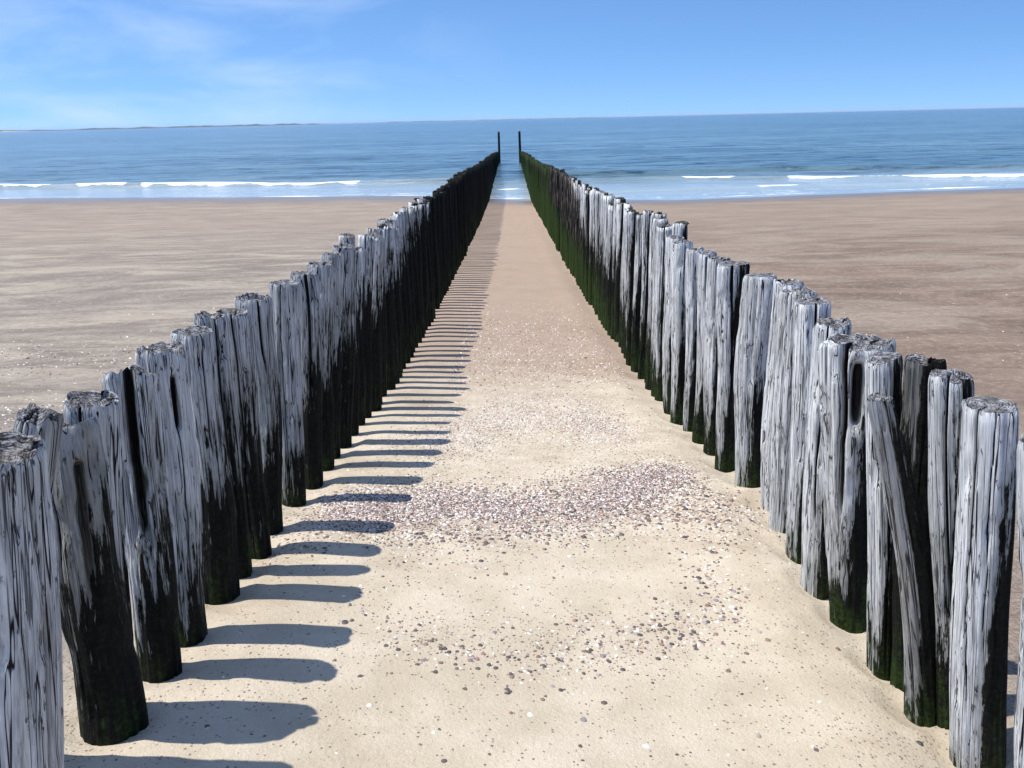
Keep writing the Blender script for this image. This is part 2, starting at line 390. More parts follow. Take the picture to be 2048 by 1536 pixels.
for fy, spans, amp, fo, sd_ in waves:
    yc = fy(X) + .35*vnoise2(X*.22, X*0, sd_)
    d = Y-yc
    env = .45+.55*(vnoise2(X*.12, X*0+3, sd_+5)*.5+.5)
    if sd_ == 13: env = env*sstep(X, -2, 8)
    if sd_ == 11: env = env*sstep(X, 0, -4)
    if sd_ in (12, 15): env = env*sstep(X, 2, 6)
    if sd_ in (14, 16): env = env*sstep(np.abs(X-.2), 2.0, 1.2)
    prof = np.where(d < 0, np.exp(-(d/.28)**2), np.exp(-(d/.9)**2))
    Z += amp*env*prof
    sp = np.zeros_like(X)
    for a, b, s in spans: sp = np.maximum(sp, s*sstep(X, a, a+.9)*sstep(X, b, b-.9))
    fr = np.where(d < 0, np.exp(-(d/(.26+.2*vnoise2(X*.45, X*0, sd_+9)+.1*vnoise2(X*1.9, X*0, sd_+19)))**2), np.exp(-(d/.28)**2))
    foam = np.maximum(foam, 1.4*fo*sp*fr*(.9+.45*fbm(X*.55, Y*1.5, sd_+31, 3)))
# swash foam between breaker and beach
sw = sstep(dsh, -.6, .3)*sstep(dsh, 9+3*vnoise2(X*.1, X*0, 77), 1)
foam = np.maximum(foam, sw*(.24+.26*fbm(X*.3, Y*1.2, 31, 3)))
foam = np.maximum(foam, (.42+.3*vnoise2(X*.3, X*0, 58))*np.exp(-((dsh-.55-.4*vnoise2(X*.35, X*0, 55))/.4)**2))
shal = sstep(dsh, 24, 1)
V = np.stack([X, Y, Z], -1).reshape(-1, 3)
link('sea_water', mesh_np('sea_water', V, grid_faces(len(xs), len(ys)), {'foam': foam.ravel(), 'shallow': shal.ravel()}, [M_WATER]), label='blue sea with low breakers rolling onto the beach', kind='structure')

# low far coast on the horizon, rising with dunes and woods
M_COAST = plain('far_coast', (.05, .075, .07)); M_FSAND = plain('far_sand', (.5, .45, .36))
def coast(name, pts, hgt, seed, mat, lab, thick=300):
    n = 260
    t = np.linspace(0, 1, n); xx = np.interp(t, np.linspace(0, 1, len(pts)), [p[0] for p in pts]); yy = np.interp(t, np.linspace(0, 1, len(pts)), [p[1] for p in pts])
    h = hgt*np.clip(.55+.5*fbm(t*26, t*0, seed, 4)+.25*np.maximum(0, vnoise2(t*70, t*0, seed+3)), .1, 2)*np.minimum(1, np.minimum(t, 1-t)*9)
    rows = []
    for k, (dy, hh) in enumerate([(0, -.02), (25, .75), (thick*.4, 1), (thick, .6), (thick*1.2, -.02)]):
        rows.append(np.stack([xx, yy+dy, h*hh+(-1 if hh < 0 else 0)], -1))
    V = np.stack(rows, 1).reshape(-1, 3)
    link(name, mesh_np(name, V, grid_faces(n, 5)[:, ::-1], mats=[mat]), label=lab, kind='structure')
coast('far_shore', [(-7600, 8600), (-4500, 8900), (-2900, 9300), (-2000, 9800)], 21, 4, M_COAST, 'low dark wooded coast along the left of the horizon')
coast('far_shore_headland', [(-2300, 12500), (-500, 13500), (900, 13800), (1900, 14000)], 11, 8, M_COAST, 'faint distant coast behind the end of the rows')
coast('far_sandbank', [(-7000, 7400), (-5600, 7500), (-4300, 7650)], 6, 15, M_FSAND, 'thin pale sandbank under the far shore')

# ------------------------------------------------------------------ posts
def post_mesh(name, h, rb, rt, seed, zbase, side, yy, res=(128, 110), bend=(0, 0), crack_n=3, rag=.02, dish=.02, slope=(0, 0), ell=(1, 1), wet_off=0., tone=.7, crk=None, chips=0, wave=1., notch=None):
    rag = rag*.55; rb = rb*.95; rt = rt*.95
    rs = np.random.RandomState(seed)
    nt_, nz_ = res
    th = np.linspace(0, 2*np.pi, nt_, endpoint=False)[None, :]; bury = .25
    zz = np.linspace(-bury, h, nz_)[:, None]
    t = np.clip(zz/h, 0, 1)
    TH = th+0*zz; ZZ = zz+0*th; u_ = TH/(2*np.pi)
    hi = nt_ >= 64
    r = rb+(rt-rb)*t + 0*th
    p1, p2 = rs.rand(2)*6.28
    r = r*(1+.055*np.cos(2*TH+p1)+.035*np.cos(3*TH+p2)) * (1+.07*wave*vnoise2(zz*2.6+0*th, 0*TH+.5, seed+1)+.035*wave*vnoise2(u_*5, ZZ*5, seed+2, 5))
    dark = np.zeros_like(r)
    if nt_ >= 24:
        k = 22 if hi else 9
        a = vnoise2(u_*k, ZZ*1.6, seed+4, k); r += .0042*a
        if hi:
            b = vnoise2(u_*48, ZZ*2.6, seed+5, 48); r += .0022*b
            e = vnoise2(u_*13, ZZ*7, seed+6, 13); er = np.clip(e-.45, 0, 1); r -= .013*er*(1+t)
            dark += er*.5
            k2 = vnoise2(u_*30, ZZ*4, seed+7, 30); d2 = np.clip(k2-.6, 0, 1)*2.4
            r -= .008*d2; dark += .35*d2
    cl = crk if crk is not None else [(rs.rand()*6.28, .012+.02*rs.rand(), .035+.05*rs.rand(), 1.02-.0*rs.rand(), .25+.55*rs.rand()) for _ in range(crack_n)]
    if nt_ >= 24:
        for (c, dep, wid, z1, z0) in cl:
            cc = c + .10*vnoise2(ZZ*3, ZZ*0, seed+int(c*100)) + .03*vnoise2(ZZ*14, ZZ*0, seed+int(c*77))
            d = np.angle(np.exp(1j*(TH-cc)))
            env = sstep(t, z0-.12, z0+.1)*sstep(t, z1+.02, z1-.02)
            gk = np.exp(-(np.abs(d)/wid)**3)*env
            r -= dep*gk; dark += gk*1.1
    if notch:
        for (c, wd, zc, hz, dep) in notch:
            d = np.angle(np.exp(1j*(TH-c))); gk = np.exp(-(d/wd)**4-((t-zc)/hz)**4)
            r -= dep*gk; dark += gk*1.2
    # ragged rim
    rim = rag*(vnoise2(u_*7, 0*ZZ, seed+11, 7)*.7+vnoise2(u_*26, 0*ZZ, seed+12, 26)*(.5 if hi else .2)) + slope[0]*np.cos(TH)+slope[1]*np.sin(TH)
    chip = np.clip(vnoise2(u_*5, 0*ZZ+7, seed+13, 5)-.2, 0, 1)*chips
    ztop = rim-chip
    ZV = ZZ + ztop*sstep(t, .72, 1.)**1.5*1.0
    bx = bend[0]*np.sin(np.pi*t)**1.0 + .006*np.sin(t*7+p1)*wave; by = bend[1]*np.sin(np.pi*t)+.006*np.cos(t*6+p2)*wave
    r = r*np.where(t > .985, 1-.07*(t-.985)/.015, 1)
    Vx = r*np.cos(TH)*ell[0]**t+bx; Vy = r*np.sin(TH)*ell[1]**t+by
    Vs = [np.stack([Vx, Vy, ZV], -1).reshape(-1, 3)]
    eg = [np.where(t > .992, .5, 0.)*np.ones_like(r)]
    TZ = [ZZ/h]; DK = [dark]; THs = [TH]
    rings = (.93, .8, .62, .42, .2) if hi else ((.85, .5) if nt_ >= 24 else (.6,))
    for q in rings:
        rr = r[-1:]*q
        x_ = rr*np.cos(TH[-1:])*ell[0]+bx[-1:]; y_ = rr*np.sin(TH[-1:])*ell[1]+by[-1:]
        zc = h + ztop[-1:]*q**1.3 + rag*.5*(1 if hi else .5)*vnoise2(x_*55+seed, y_*55, seed+21) + rag*.25*vnoise2(x_*130, y_*130, seed+22) - dish*(1-q**2)
        # crack slits run across the top
        for (c, dep, wid, z1, z0) in cl:
            d = np.angle(np.exp(1j*(TH[-1:]-c))); zc = zc - (.03 if hi else 0)*np.exp(-(np.abs(d)*q/(wid*.9))**2)*q
        Vs.append(np.stack([x_, y_, zc], -1).reshape(-1, 3)); eg.append(np.ones_like(rr)); TZ.append(rr*0+1.); DK.append(rr*0); THs.append(TH[-1:])
    Vs.append(np.array([[bx[-1, 0], by[-1, 0], h-dish]])); eg.append(np.ones((1, 1))); TZ.append(np.ones((1, 1))); DK.append(np.zeros((1, 1))); THs.append(np.zeros((1, 1)))
    V = np.concatenate(Vs); n = nz_+len(rings)
    i = np.arange(n-1)[:, None]; j = np.arange(nt_)[None, :]; j2 = (j+1) % nt_
    Fq = np.stack([i*nt_+j, i*nt_+j2, (i+1)*nt_+j2, (i+1)*nt_+j], -1).reshape(-1, 4)
    l0 = (n-1)*nt_; jj = np.arange(nt_); Ft = np.stack([l0+jj, l0+(jj+1) % nt_, np.full(nt_, n*nt_)], -1)
    EG = np.concatenate([a.ravel() for a in eg]); TZ = np.concatenate([a.ravel() for a in TZ]); DK = np.concatenate([a.ravel() for a in DK]); THs = np.concatenate([a.ravel() for a in THs])
    za = zbase+TZ*h
    # tide line: low on bleached sunny (-x) faces, raised on +x faces to paint their shade
    lineL = 3.02 + .22*np.cos(THs)
    lineR = 2.44 + .70*sstep(np.cos(THs+.15), -.62, .25) + rs.uniform(0, .55)*sstep(np.cos(THs+.15), -.1, .5)
    line = np.where(side < 0, lineL, lineR) + wet_off
    if side < 0: line = line + .3*float(sstep(yy, 7.5, 13)) + .0
    else: line = line + .22*float(sstep(yy, 6, 10)) + .9*float(sstep(yy, 12.5, 19))
    wet = (line-za)/.46
    wet = np.clip(wet, -2.6, 2.6)
    if side < 0 and yy > 11.3: wet = np.maximum(wet, 2.6)  # far left posts wholly black: overgrowth plus their shade put into the colour
    wet = np.where(EG > .7, np.clip(wet-1.6, -2, .3) if yy < 14 else 1.0, wet)  # far end grain blackened: backlit shade of the tops put into the colour
    gr = .8*float(sstep(yy, 17, 27)) if side > 0 else .12*float(sstep(yy, 3, 30))
    low = np.clip(1.1-TZ*(2.2 if yy < 6 else 1.5), 0, 1)
    gr *= rs.uniform(.35, 1.1)
    green = np.clip(gr + low*(.62 if side > 0 else .50) + (.5*low*float(sstep(yy, 9, 14)) if side > 0 else 0), 0, 1)
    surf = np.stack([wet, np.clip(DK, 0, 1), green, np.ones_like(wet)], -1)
    brown = np.full_like(wet, float(sstep(yy, 12, 15)*sstep(yy, 30, 22)) if side > 0 else 0.)
    return V, [Fq, Ft], {'surf': surf, 'endgrain': EG, 'tone': np.full_like(wet, tone), 'brown': brown}

def row_x(side, y):
    return (-1.13 if side < 0 else 1.37) + .52*(y/88.)**1.6
# X, Y, base z, height, base radius, top radius, lean of the top in x, options, label
POSTS_L = [
 (-1.045,1.365, 1.070, .088,.076, .120, dict(tone=.75, wet_off=-.55, crk=[(-.35,.035,.06,1.05,.1),(.6,.02,.05,1.05,.4)], slope=(-.01,0)), 'blue-grey cracked post cut off by the left edge of the picture'),
 (-1.330,1.720, 1.045, .060,.050, .265, dict(rag=.035, dish=-.02, chips=.03, tone=.5), 'small rotten dark-topped post end peeping up behind the nearest left post'),
 (-1.133,1.914, .941, .093,.076, .006, dict(tone=.45, wet_off=.22, rag=.018, slope=(.012,0), crk=[(-.95,.03,.16,.9,.52),(.3,.012,.05,1.05,.5),(-1.9,.012,.05,1.05,.2)]), 'thick blackened post with a slanted dark rotten top at the front of the left row'),
 (-1.165,1.965, .985, .066,.070, .078, dict(tone=.72, rag=.028, chips=.03, wet_off=.0), 'split-topped grey post half hidden behind the thick slanted-topped left post'),
 (-1.135,2.212, 1.004, .064,.074, .045, dict(tone=.85, crk=[(-1.25,.045,.28,1.05,.55),(.4,.012,.05,1.05,.3)], rag=.03, slope=(.0,-.012), wet_off=.05), 'left row post with a broad black gash beside a pale slab'),
 (-1.135,2.437, 1.036, .069,.073, .048, dict(tone=.82, notch=[(-.75,.15,.84,.075,.05)], rag=.03, chips=.03, crk=[(-.8,.012,.03,.95,.3)], wet_off=-.25), 'left row post with an oval black knot hole near its cracked top'),
 (-1.143,2.770, 1.056, .078,.078, .024, dict(tone=.72, rag=.012, wet_off=0.05, crk=[(-.7,.02,.05,1.05,.6),(.1,.02,.05,1.05,.55)]), 'stout left row post with a flat sawn top beside the knot hole post'),
 (-1.150,2.980, 1.090, .058,.060, .020, dict(tone=.6), 'thin left row post set back behind the stout flat-topped one'),
 (-1.134,3.202, 1.085, .064,.073, .015, dict(tone=.70, rag=.012, wet_off=.0), 'streaky left row post with a pale round top beyond the thin set-back post'),
 (-1.149,3.479, 1.129, .062,.078, .040, dict(tone=.66, rag=.03, dish=.045, wet_off=-.05), 'left row post with a hollow rotted bowl in its top'),
 (-1.160,3.897, 1.170, .063,.076, .066, dict(tone=.6, rag=.010, wet_off=-.42, crk=[(-1.7,.012,.04,1.05,.1)]), 'smooth purplish grey left row post, bleached almost to its foot'),
 (-1.134,4.209, 1.201, .066,.079, .070, dict(tone=.62, rag=.02, crk=[(-1.2,.03,.12,1.05,.5)]), 'left row post with a dark cleft down its side, next beyond the smooth purplish one'),
 (-1.146,4.524, 1.244, .065,.073, .094, dict(tone=.7), 'thirteenth post of the left row from the picture edge, streaky grey over black'),
 (-1.155,4.805, 1.292, .060,.076, .118, dict(tone=.75), 'fourteenth post of the left row from the picture edge, outward leaning and pale'),
 (-1.131,5.076, 1.334, .060,.079, .112, dict(tone=.6), 'fifteenth post of the left row from the picture edge, grey with jagged tide line'),
]
POSTS_R = [
 (1.320,1.590, 1.175, .082,.074, -.140, dict(tone=.95, wet_off=-.5, crk=[(3.3,.02,.05,1.05,.1)]), 'pale smooth post cut off by the right edge of the picture'),
 (1.372,1.984, 1.145, .075,.069, -.103, dict(tone=1.0, rag=.008, dish=.0, wet_off=-.02, slope=(-.003,.0), crk=[(-2.55,.018,.04,1.05,.25),(-1.9,.008,.025,1.05,.4),(-1.4,.007,.025,.8,.35)], wave=.6), 'big pale flat-topped post with long straight cracks, nearest full post in the right row'),
 (1.430,2.170, 1.190, .068,.060, -.168, dict(tone=.8, rag=.022, dish=-.02, slope=(-.012,0), wet_off=.42, crk=[(-2.3,.03,.07,1.05,.3),(-1.5,.02,.05,1.05,.3)]), 'round-shouldered blue-grey post just behind the big flat-topped right post'),
 (1.350,2.215, 1.135, .060,.041, -.268, dict(tone=.48, rag=.022, dish=0, slope=(-.014,.01), bend=(.030,0), wave=.15, wet_off=.0, ell=(1.0,.5), crk=[(-2.5,.012,.05,1.05,.1)]), 'crooked plank-like post leaning left across its neighbours in the right row'),
 (1.380,2.390, 1.190, .064,.060, -.082, dict(tone=.0, rag=.02, dish=.035, wet_off=.95), 'darkened post with a brown hollow top behind the crooked leaning plank'),
 (1.353,2.500, 1.182, .062,.060, -.126, dict(tone=1.05, rag=.006, dish=.0, slope=(.006,0), wave=.5, wet_off=.05, crk=[(-1.8,.02,.05,.6,.1)]), 'pale clean-cut post with a smooth top directly behind the leaning plank'),
 (1.343,2.805, 1.165, .080,.086, -.078, dict(tone=.9, rag=.035, dish=.03, chips=.02, ell=(1.5,1.25), wet_off=.15, crk=[(-2.35,.05,.10,1.05,.5),(.35,.045,.12,1.05,.8)], notch=[(-1.85,.20,.86,.10,.06),(-1.1,.5,.35,.3,.02)]), 'broad split post with a deep hollow and a gnarled rotten top in the right row'),
 (1.317,3.075, 1.166, .070,.072, -.033, dict(tone=.97, rag=.03, chips=.03, wet_off=-.2, notch=[(-1.5,.12,.55,.05,.02)]), 'white bleached post with a crumbly square top just beyond the broad split post'),
 (1.346,3.381, 1.198, .063,.080, -.024, dict(tone=1.0, rag=.006, dish=.004, wet_off=-.1, wave=.6), 'tall white post with a neat round sawn top in the right row'),
 (1.363,3.660, 1.199, .068,.084, -.013, dict(tone=.88, rag=.02, wet_off=-.45), 'right row post with a crumbling rim, next beyond the neat round-topped one'),
 (1.398,3.945, 1.205, .068,.080, .010, dict(tone=.95, rag=.022, wet_off=-.45), 'bleached right row post with a notched crown before the thick waisted one'),
 (1.377,4.295, 1.214, .086,.086, -.003, dict(tone=.86, rag=.010, dish=-.005, wet_off=-.25, bend=(-.012,0), crack_n=1), 'thick waisted post with a rounded clean top, standing clear in the right row'),
 (1.371,4.734, 1.274, .072,.090, -.016, dict(tone=.85, rag=.012, dish=.01, wet_off=.0), 'right row post with a flat disc-like top, next beyond the thick waisted one'),
 (1.373,5.063, 1.303, .072,.072, -.025, dict(tone=.9), 'fourteenth post of the right row from the picture edge, black on its lower right'),
 (1.357,5.329, 1.333, .060,.070, -.010, dict(tone=.85), 'fifteenth post of the right row from the picture edge, with a broken dark top'),
 (1.363,5.680, 1.356, .056,.072, -.014, dict(tone=.95, wet_off=-.2), 'sixteenth post of the right row from the picture edge, white with a black foot'),
 (1.331,5.979, 1.400, .056,.075, -.016, dict(tone=.98, wet_off=-.3), 'seventeenth post of the right row from the picture edge, slim and white'),
 (1.320,6.278, 1.435, .056,.076, .001, dict(tone=1., wet_off=-.2), 'eighteenth post of the right row from the picture edge, pale with a knotted side'),
]
GROUPS = {-1: 'wooden posts of the left row', 1: 'wooden posts of the right row'}
def place_post(side, x, y, h, rb, rt, lean, opt, label, group, seed, res, split=False):
    if y < 6.4:
        dx = x*(.9*rb)/(y-.9*rb); x += dx; lean -= dx
    zb = float(ground(x, y))
    if split: h += float(ground(x, y, False))-zb
    V, F, A = post_mesh('wooden_post', h, rb, rt, seed, zb, side, y, res=res, **opt)
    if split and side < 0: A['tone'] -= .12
    if split:
        lo = (res[1]-1)*res[0]; q = F[0]; cap = q.min(axis=1) >= lo
        o = link('wooden_post', None, label, 'post', group)
        link('shaft', mesh_np('shaft', V[:res[1]*res[0]], q[~cap], {k_: v_[:res[1]*res[0]] for k_, v_ in A.items()}, [M_WOOD]), parent=o)
        link('end_grain', mesh_np('end_grain', V[lo:], [q[cap]-lo, F[1]-lo], {k_: v_[lo:] for k_, v_ in A.items()}, [M_WOOD]), parent=o)
    else:
        o = link('wooden_post', mesh_np('wooden_post', V, F, A, [M_WOOD]), label, 'post', group)
    o.location = (x, y, zb); o.rotation_euler = (0, math.atan2(lean, h), 0)
    return o
for side, tab in ((-1, POSTS_L), (1, POSTS_R)):
    for i, (x, y, h, rb, rt, lean, opt, lab) in enumerate(tab):
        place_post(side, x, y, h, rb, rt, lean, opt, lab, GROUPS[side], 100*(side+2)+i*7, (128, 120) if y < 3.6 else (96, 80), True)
rs = np.random.RandomState(5)
TOPZ = [(4, 3.66), (5.1, 3.64), (6.3, 3.54), (7, 3.52), (8.8, 3.45), (10.5, 3.42), (13.2, 3.29), (16.5, 3.23), (24, 3.02), (31, 2.76), (40, 2.5), (59, 2.05), (88, 1.15)]
def generic(side, y):
    top = np.interp(y, *zip(*TOPZ)) + rs.normal()*.03 + (.03 if rs.rand() > .8 else 0) - (.06 if rs.rand() > .93 else 0)
    x = row_x(side, y)+rs.normal()*.016
    zb = float(ground(x, y))
    return x, top-zb, zb
ORD = {}
def label_for(side, y, k):
    row = 'left' if side < 0 else 'right'
    if side < 0:
        if y < 11.3: return ('grey-topped post with a ragged black lower half in the middle stretch of the left row', 'grey and black posts in the middle of the left row')
        return ('all-black shaded post packed among its neighbours in the far stretch of the left row', 'black posts in the far stretch of the left row')
    if y < 12.5: return ('white bleached post with a dark green-black foot in the middle stretch of the right row', 'bleached posts in the middle of the right row')
    if y < 20: return ('brown and black streaked post between the white and the green posts of the right row', 'brown streaked posts of the right row')
    return ('green weed-covered post in the far stretch of the right row', 'green posts in the far stretch of the right row')
_T = ['', 'twenty', 'thirty', 'forty']; _U = ['', 'first', 'second', 'third', 'fourth', 'fifth', 'sixth', 'seventh', 'eighth', 'ninth', 'tenth', 'eleventh', 'twelfth', 'thirteenth', 'fourteenth', 'fifteenth', 'sixteenth', 'seventeenth', 'eighteenth', 'nineteenth']
def ordinal(k):
    if k < 20: return _U[k]
    return (_T[k//10-1]+'-'+_U[k % 10]) if k % 10 else ['twentieth', 'thirtieth', 'fortieth'][k//10-2]
M_TOP_SHADE = plain('weed', (.022, .026, .016), .9, 1)  # dark clumps added to far post tops for their backlit shade
def shade_clump_mesh(sd_):
    n, q = 14, 8; th = np.linspace(0, 2*np.pi, n, endpoint=False)[:, None]; ph = np.linspace(.02, np.pi-.02, q)[None]
    rr = 1+.55*vnoise2(th*1.9+0*ph, ph*2.2, sd_)+.25*vnoise2(th*5+0*ph, ph*6, sd_+1)
    V = np.stack([rr*np.cos(th)*np.sin(ph), rr*np.sin(th)*np.sin(ph), .45*rr*np.cos(ph)+.1], -1).reshape(-1, 3)
    i = np.arange(n)[:, None]; j = np.arange(q-1)[None]; i2 = (i+1) % n
    return mesh_np('top_shade_clump', V, np.stack([i*q+j, i*q+j+1, i2*q+j+1, i2*q+j], -1).reshape(-1, 4), mats=[M_TOP_SHADE])
SHADE_CLUMPS = [shade_clump_mesh(300+9*k) for k in range(5)]
def add_shade_clump(po, h, rt):
    t = link('top_shade_clump', SHADE_CLUMPS[rs.randint(5)], parent=po)
    t.location = (rs.normal()*.012, rs.normal()*.012, h-.004); s_ = rt*rs.uniform(.4, .68); t.scale = (s_, s_*rs.uniform(.6, 1), s_*rs.uniform(.6, 1.1)); t.rotation_euler = (0, 0, rs.rand()*6)
far_parts = []
for side in (-1, 1):
    y = (POSTS_L if side < 0 else POSTS_R)[-1][1]
    k = len(POSTS_L if side < 0 else POSTS_R)
    while y < 87.6:
        y += .285 + rs.uniform(-.03, .03); k += 1
        if rs.rand() < .02 and y > 8: y += .1
        x, h, zb = generic(side, y)
        r0 = .060+rs.uniform(-.013, .013); r1 = .065+rs.uniform(-.016, .012)
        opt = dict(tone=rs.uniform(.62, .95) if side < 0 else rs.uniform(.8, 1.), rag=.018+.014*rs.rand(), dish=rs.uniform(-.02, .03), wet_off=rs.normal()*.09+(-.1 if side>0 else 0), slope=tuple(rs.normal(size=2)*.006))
        if k <= 150:
            res = (64, 50) if y < 9 else ((32, 26) if y < 16 else ((24, 16) if y < 28 else (16, 10)))
            lab, gp = label_for(side, y, k)
            if k < 40 and 'middle' in gp: lab = ordinal(k)+(' post of the left row from the picture edge, grey top over a black foot' if side < 0 else ' post of the right row from the picture edge, bleached with a dark foot')
            mlean = float(np.interp(y, [5, 6.2, 7.8, 9], [.11, .11, .01, 0])) if side < 0 else 0.
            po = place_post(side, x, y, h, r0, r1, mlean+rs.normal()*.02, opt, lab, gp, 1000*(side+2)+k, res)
            if 6.5 < y < 34 and (k*7) % 3: add_shade_clump(po, h, r1)
        else:
            V, F, A = post_mesh('p', h, r0, r1, 1000*(side+2)+k, zb, side, y, res=(12, 7), **opt)
            V = V.copy(); V[:, 0] += x + V[:, 2]*rs.normal()*.02; V[:, 1] += y; V[:, 2] += zb
            far_parts.append((V, F, A))
        y_end = y
off = 0; VV = []; Q = []; T = []; AA = {}
for V, F, A in far_parts:
    VV.append(V); Q.append(F[0]+off); T.append(F[1]+off); off += len(V)
    for kk, vv in A.items(): AA.setdefault(kk, []).append(vv)
link('distant_posts', mesh_np('distant_posts', np.concatenate(VV), [np.concatenate(Q), np.concatenate(T)], {k: np.concatenate(v) for k, v in AA.items()}, [M_WOOD]),
     label='far ends of both post rows standing in the sea, dark on the left and green on the right', cat='posts', kind='stuff')
# tall marker poles at the ends
for side, px, lab in ((-1, -.46, 'tall thin dark pole rising from the sea end of the left row'), (1, 1.78, 'tall thin dark pole rising from the sea end of the right row')):
    h = 4.7; zb = -1.5
    V, F, A = post_mesh('pole', h, .15, .125, 900+side, zb, -1, 88, res=(20, 24), rag=.01, dish=0, tone=.3, wave=.3)
    A['surf'][:, 0] = 2.6; A['surf'][:, 2] = np.where(V[:, 2] < 2.6, .5, 0)
    o = link('marker_pole', mesh_np('marker_pole', V, F, A, [M_WOOD]), lab, 'pole', 'tall poles at the sea ends of the rows')
    o.location = (px, 88.3, zb); o.rotation_euler = (0, R(-.8) if side > 0 else 0, 0)

# ------------------------------------------------------------------ shells
rs = np.random.RandomState(77)
pts = []    # x, y, size
def scatter(n, fx, size):
    for _ in range(n):
        p = fx()
        if p is None: continue
        x, y = p
        if y < 1.55: continue
        pts.append((x, y, rs.uniform(*size)*(1.35 if rs.rand() > .93 else 1)))
def along(poly, width, power=1.0):
    poly = np.array(poly); seg = np.hypot(*np.diff(poly, axis=0).T); cum = np.concatenate([[0], np.cumsum(seg)])
    def fn():
        t = rs.rand()*cum[-1]; x = np.interp(t, cum, poly[:, 0]); y = np.interp(t, cum, poly[:, 1])
        w = np.interp(t, cum, width)
        x += rs.normal()*w*.55; y += rs.normal()*w
        if vnoise2(x*3.1, y*4.5, 5)*.6+vnoise2(x*9, y*12, 6)*.4 < rs.uniform(-1.3, .25)*power: return None
        return x, y
    return fn
scatter(30000, along([(-.95, 3.8), (-.55, 3.78), (.1, 3.78), (.6, 4.05), (1.0, 4.4)], [.13, .22, .20, .22, .16]), (.0045, .0098))
scatter(2600, along([(-.6, 3.55), (.2, 3.6), (.8, 3.85), (1.2, 3.9)], [.2, .16, .2, .2]), (.006, .012))
scatter(17000, along([(-.6, 5.0), (-.1, 5.7), (.1, 6.3), (.6, 6.2), (.7, 5.3)], [.35, .42, .5, .4, .3]), (.0045, .0085))
scatter(900, along([(-.5, 2.56), (-.25, 2.42), (.05, 2.36), (.35, 2.5), (.62, 2.62), (.8, 2.72)], [.07, .09, .11, .12, .13, .11]), (.0045, .010))
scatter(900, along([(.5, 2.6), (.8, 2.7), (.88, 3.0), (.85, 3.25), (1.05, 3.6), (1.25, 3.85)], [.07, .12, .13, .13, .16, .15]), (.006, .011))
scatter(600, along([(-1.2, 3.35), (-.9, 3.5), (-.6, 3.6)], [.22, .22, .2]), (.006, .010))
scatter(160, along([(-.62, 2.55), (-.4, 2.95), (.1, 3.2)], [.1, .2, .25], 0), (.006, .010))
scatter(620, lambda: (rs.uniform(-1.0, 1.3), rs.uniform(1.7, 5)), (.004, .009))
scatter(5200, lambda: (rs.uniform(-.6, 1.2), rs.triangular(6.5, 8, 13)), (.006, .012))
scatter(3800, along([(-7, 6.6), (-4, 6.0), (-2.4, 5.4), (-1.6, 4.6)], [.6, .5, .4, .4]), (.006, .014))
scatter(1800, along([(-8, 9.5), (-4.5, 8.8), (-2.0, 9.3)], [.5, .6, .5]), (.008, .016))
scatter(500, lambda: (rs.uniform(-14, -1.5), rs.uniform(3, 16)), (.006, .018))
scatter(520, lambda: (rs.uniform(1.6, 12), 3.5+10*rs.rand()**1.5), (.006, .017))
pts = np.array(pts)
CX, CY = 1.0, 1.0
sz = pts[:, 2]; dist = np.sqrt(pts[:, 0]**2+pts[:, 1]**2+(CAMZ-2.4)**2)
vis = (np.abs(pts[:, 0]) < .62*(pts[:, 1]*.95+.6)) & (pts[:, 0] > -1.0) & (pts[:, 0] < 1.28)
rank = np.where(vis, sz/dist, 0); order = np.argsort(-rank)
TINTS = {'dark': [(.045, .035, .032), (.07, .05, .045), (.03, .028, .03)], 'reddish brown': [(.17, .085, .06), (.14, .08, .065), (.22, .13, .10)],
         'grey': [(.24, .22, .22), (.18, .17, .18), (.3, .27, .26)], 'white': [(.75, .73, .68), (.65, .62, .57)], 'pinkish': [(.45, .33, .30), (.38, .27, .26)]}
KEYS = ['dark', 'reddish brown', 'grey', 'white', 'pinkish']
def kinds(n, pr): return rs.choice(len(KEYS), n, p=pr)
def shell_shape(nr, na, ribs, elong=.85, hgt=.55):
    q = np.linspace(0, 1, nr)[1:, None]; a = np.linspace(0, 2*np.pi, na, endpoint=False)[None]
    rad = np.sin(q*np.pi/2)*(1+ribs*np.cos(a*na/2))
    x = rad*np.cos(a); y = rad*np.sin(a)*elong - .22*(1-q)*1.0; z = hgt*(np.cos(q*np.pi/2)) + 0*a
    V = np.concatenate([[[0, -.22, hgt]], np.stack([x, y, z], -1).reshape(-1, 3)])
    F3 = np.stack([np.zeros(na, int), 1+np.arange(na), 1+(np.arange(na)+1) % na], -1)
    i = np.arange(nr-2)[:, None]; j = np.arange(na)[None]; j2 = (j+1) % na
    F4 = np.stack([1+i*na+j, 1+(i+1)*na+j, 1+(i+1)*na+j2, 1+i*na+j2], -1).reshape(-1, 4)
    return V, F4, F3
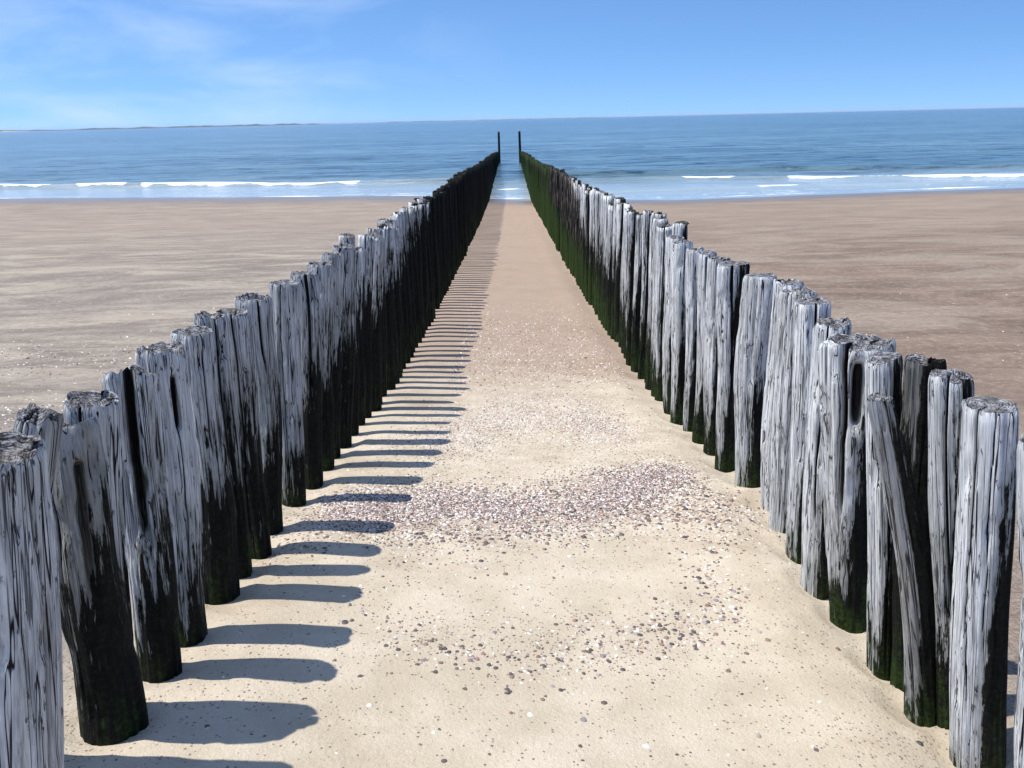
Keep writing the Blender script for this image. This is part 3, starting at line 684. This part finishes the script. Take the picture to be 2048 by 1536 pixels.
# shared detailed shell meshes
SH = {}
for ki, kn in enumerate(KEYS):
    for v, c in enumerate(TINTS[kn]):
        V, F4, F3 = shell_shape(7, 20, .06, .8+.1*v, .42+.12*v)
        V = V + .05*np.stack([vnoise2(V[:, 0]*2, V[:, 1]*2, 10*ki+v), vnoise2(V[:, 0]*2, V[:, 1]*2, 10*ki+v+3), vnoise2(V[:, 0]*3, V[:, 1]*3, 10*ki+v+5)], -1)
        SH[(ki, v)] = mesh_np('shell_'+kn.replace(' ', '_'), V, [F4, F3], {'tint': np.tile([*c, 1], (len(V), 1))}, [M_SHELL])
def zone(x, y):
    if y > 3.45: return 'in the dense shell band crossing the sand', 'shells of the dense band'
    if x > .55 and y > 2.5: return 'in the loose trail of shells near the right row', 'shells of the trail near the right row'
    if 2.15 < y < 2.75 and x > -.6: return 'in the loose curved line of shells at the front', 'shells of the curved line at the front'
    if x < -.55: return 'on the sand beside the shadows of the left row', 'shells beside the left row'
    return 'scattered alone on the smooth open sand', 'shells scattered on the open sand'
def put_shell(x, y, s, ki, v, lab, grp, flip=False):
    o = link('seashell', SH[(ki, v)], lab, 'shell', grp)
    o.location = (x, y, float(ground(x, y))-s*.16); o.scale = (s, s, s)
    o.rotation_euler = (rs.normal()*.25, rs.normal()*.25, rs.rand()*6.28)
    return o
UNIQ = [(.04, 2.04, .012, 3, 0, 'white shell alone on smooth sand at the bottom centre'), (.38, 1.92, .012, 3, 0, 'white shell alone on smooth sand at the bottom, right of centre'),
        (-.46, 2.05, .011, 3, 1, 'white shell on open sand at the lower left, off the shadow tips'), (-.25, 1.93, .008, 3, 1, 'small white shell near the bottom edge left of centre'),
        (-.68, 2.76, .009, 3, 0, 'white shell lying inside a post shadow'), (-.63, 2.55, .018, 0, 0, 'big dark shell at the tip of a post shadow'),
        (.28, 2.13, .012, 0, 1, 'dark shell on bare sand below the curved line of shells'), (1.0, 2.17, .009, 3, 1, 'white shell on the sand near the foot of the leaning plank post'),
        (-.93, 2.03, .007, 3, 0, 'tiny white shell in the foremost wide shadow')]
for x, y, s, ki, v, lab in UNIQ: put_shell(x, y, s, ki, v, lab, None)
NI = 288
PR_L = [.44, .27, .13, .08, .08]
for i in order[:NI]:
    x, y, s = pts[i]; ki = int(kinds(1, PR_L)[0]); v = rs.randint(len(TINTS[KEYS[ki]]))
    where, grp = zone(x, y); kn = KEYS[ki]
    put_shell(x, y, s, ki, v, 'small %s shell %s' % (kn, where), '%s %s' % (kn, grp))
rest = order[NI:]
V0, F4, F3 = shell_shape(4, 8, 0, .85, .5)
n = len(rest); nv = len(V0)
P = pts[rest]; az = rs.rand(n)*6.28; tilt = rs.normal(size=n)*.35; tl2 = rs.normal(size=n)*.35
s = P[:, 2][:, None]
vx = V0[None, :, 0]*s; vy = V0[None, :, 1]*s*rs.uniform(.6, 1.1, (n, 1)); vz = V0[None, :, 2]*s*rs.uniform(.5, 1.2, (n, 1)) + vx*tilt[:, None] + vy*tl2[:, None]
gz = ground(P[:, 0], P[:, 1])[:, None]
VV = np.stack([P[:, :1]+vx*np.cos(az)[:, None]-vy*np.sin(az)[:, None], P[:, 1:2]+vx*np.sin(az)[:, None]+vy*np.cos(az)[:, None], gz+vz-.0018], -1).reshape(-1, 3)
offs = (np.arange(n)*nv)[:, None, None]
cols = [c for kn in KEYS for c in TINTS[kn]]
pidx = np.where(P[:, 1] > 4.9, kinds(n, [.12, .20, .12, .30, .26]), kinds(n, [.26, .22, .12, .18, .22])); tint = np.array([(*TINTS[KEYS[k]][rs.randint(len(TINTS[KEYS[k]]))], 1) for k in pidx])
tint = np.repeat(tint, nv, axis=0)
link('shell_litter', mesh_np('shell_litter', VV, [(F4[None]+offs).reshape(-1, 4), (F3[None]+offs).reshape(-1, 3)], {'tint': tint}, [M_SHELL]),
     label='thousands of tiny broken shells strewn in bands over the sand', cat='shells', kind='stuff')

# ------------------------------------------------------------------ sea haze

hz = NT('haze_air'); hz.n.remove(hz.b)
pv = hz.n.new('ShaderNodeVolumePrincipled'); pv.inputs['Color'].default_value = (.66, .82, 1, 1); pv.inputs['Density'].default_value = 3.2e-5
hz.l.new(pv.outputs[0], hz.o.inputs['Volume'])
a_, b_, c_, d_ = -46000, 46000, -9.5, 40
Vb = np.array([(x_, y_, z_) for x_ in (a_, b_) for y_ in (-200, 61000) for z_ in (c_, d_)], float)
Fb = np.array([(0, 1, 3, 2), (4, 6, 7, 5), (0, 4, 5, 1), (2, 3, 7, 6), (0, 2, 6, 4), (1, 5, 7, 3)])
link('haze', mesh_np('haze', Vb, Fb, mats=[hz.m], smooth=False), label='thin sea haze over the water', kind='stuff')
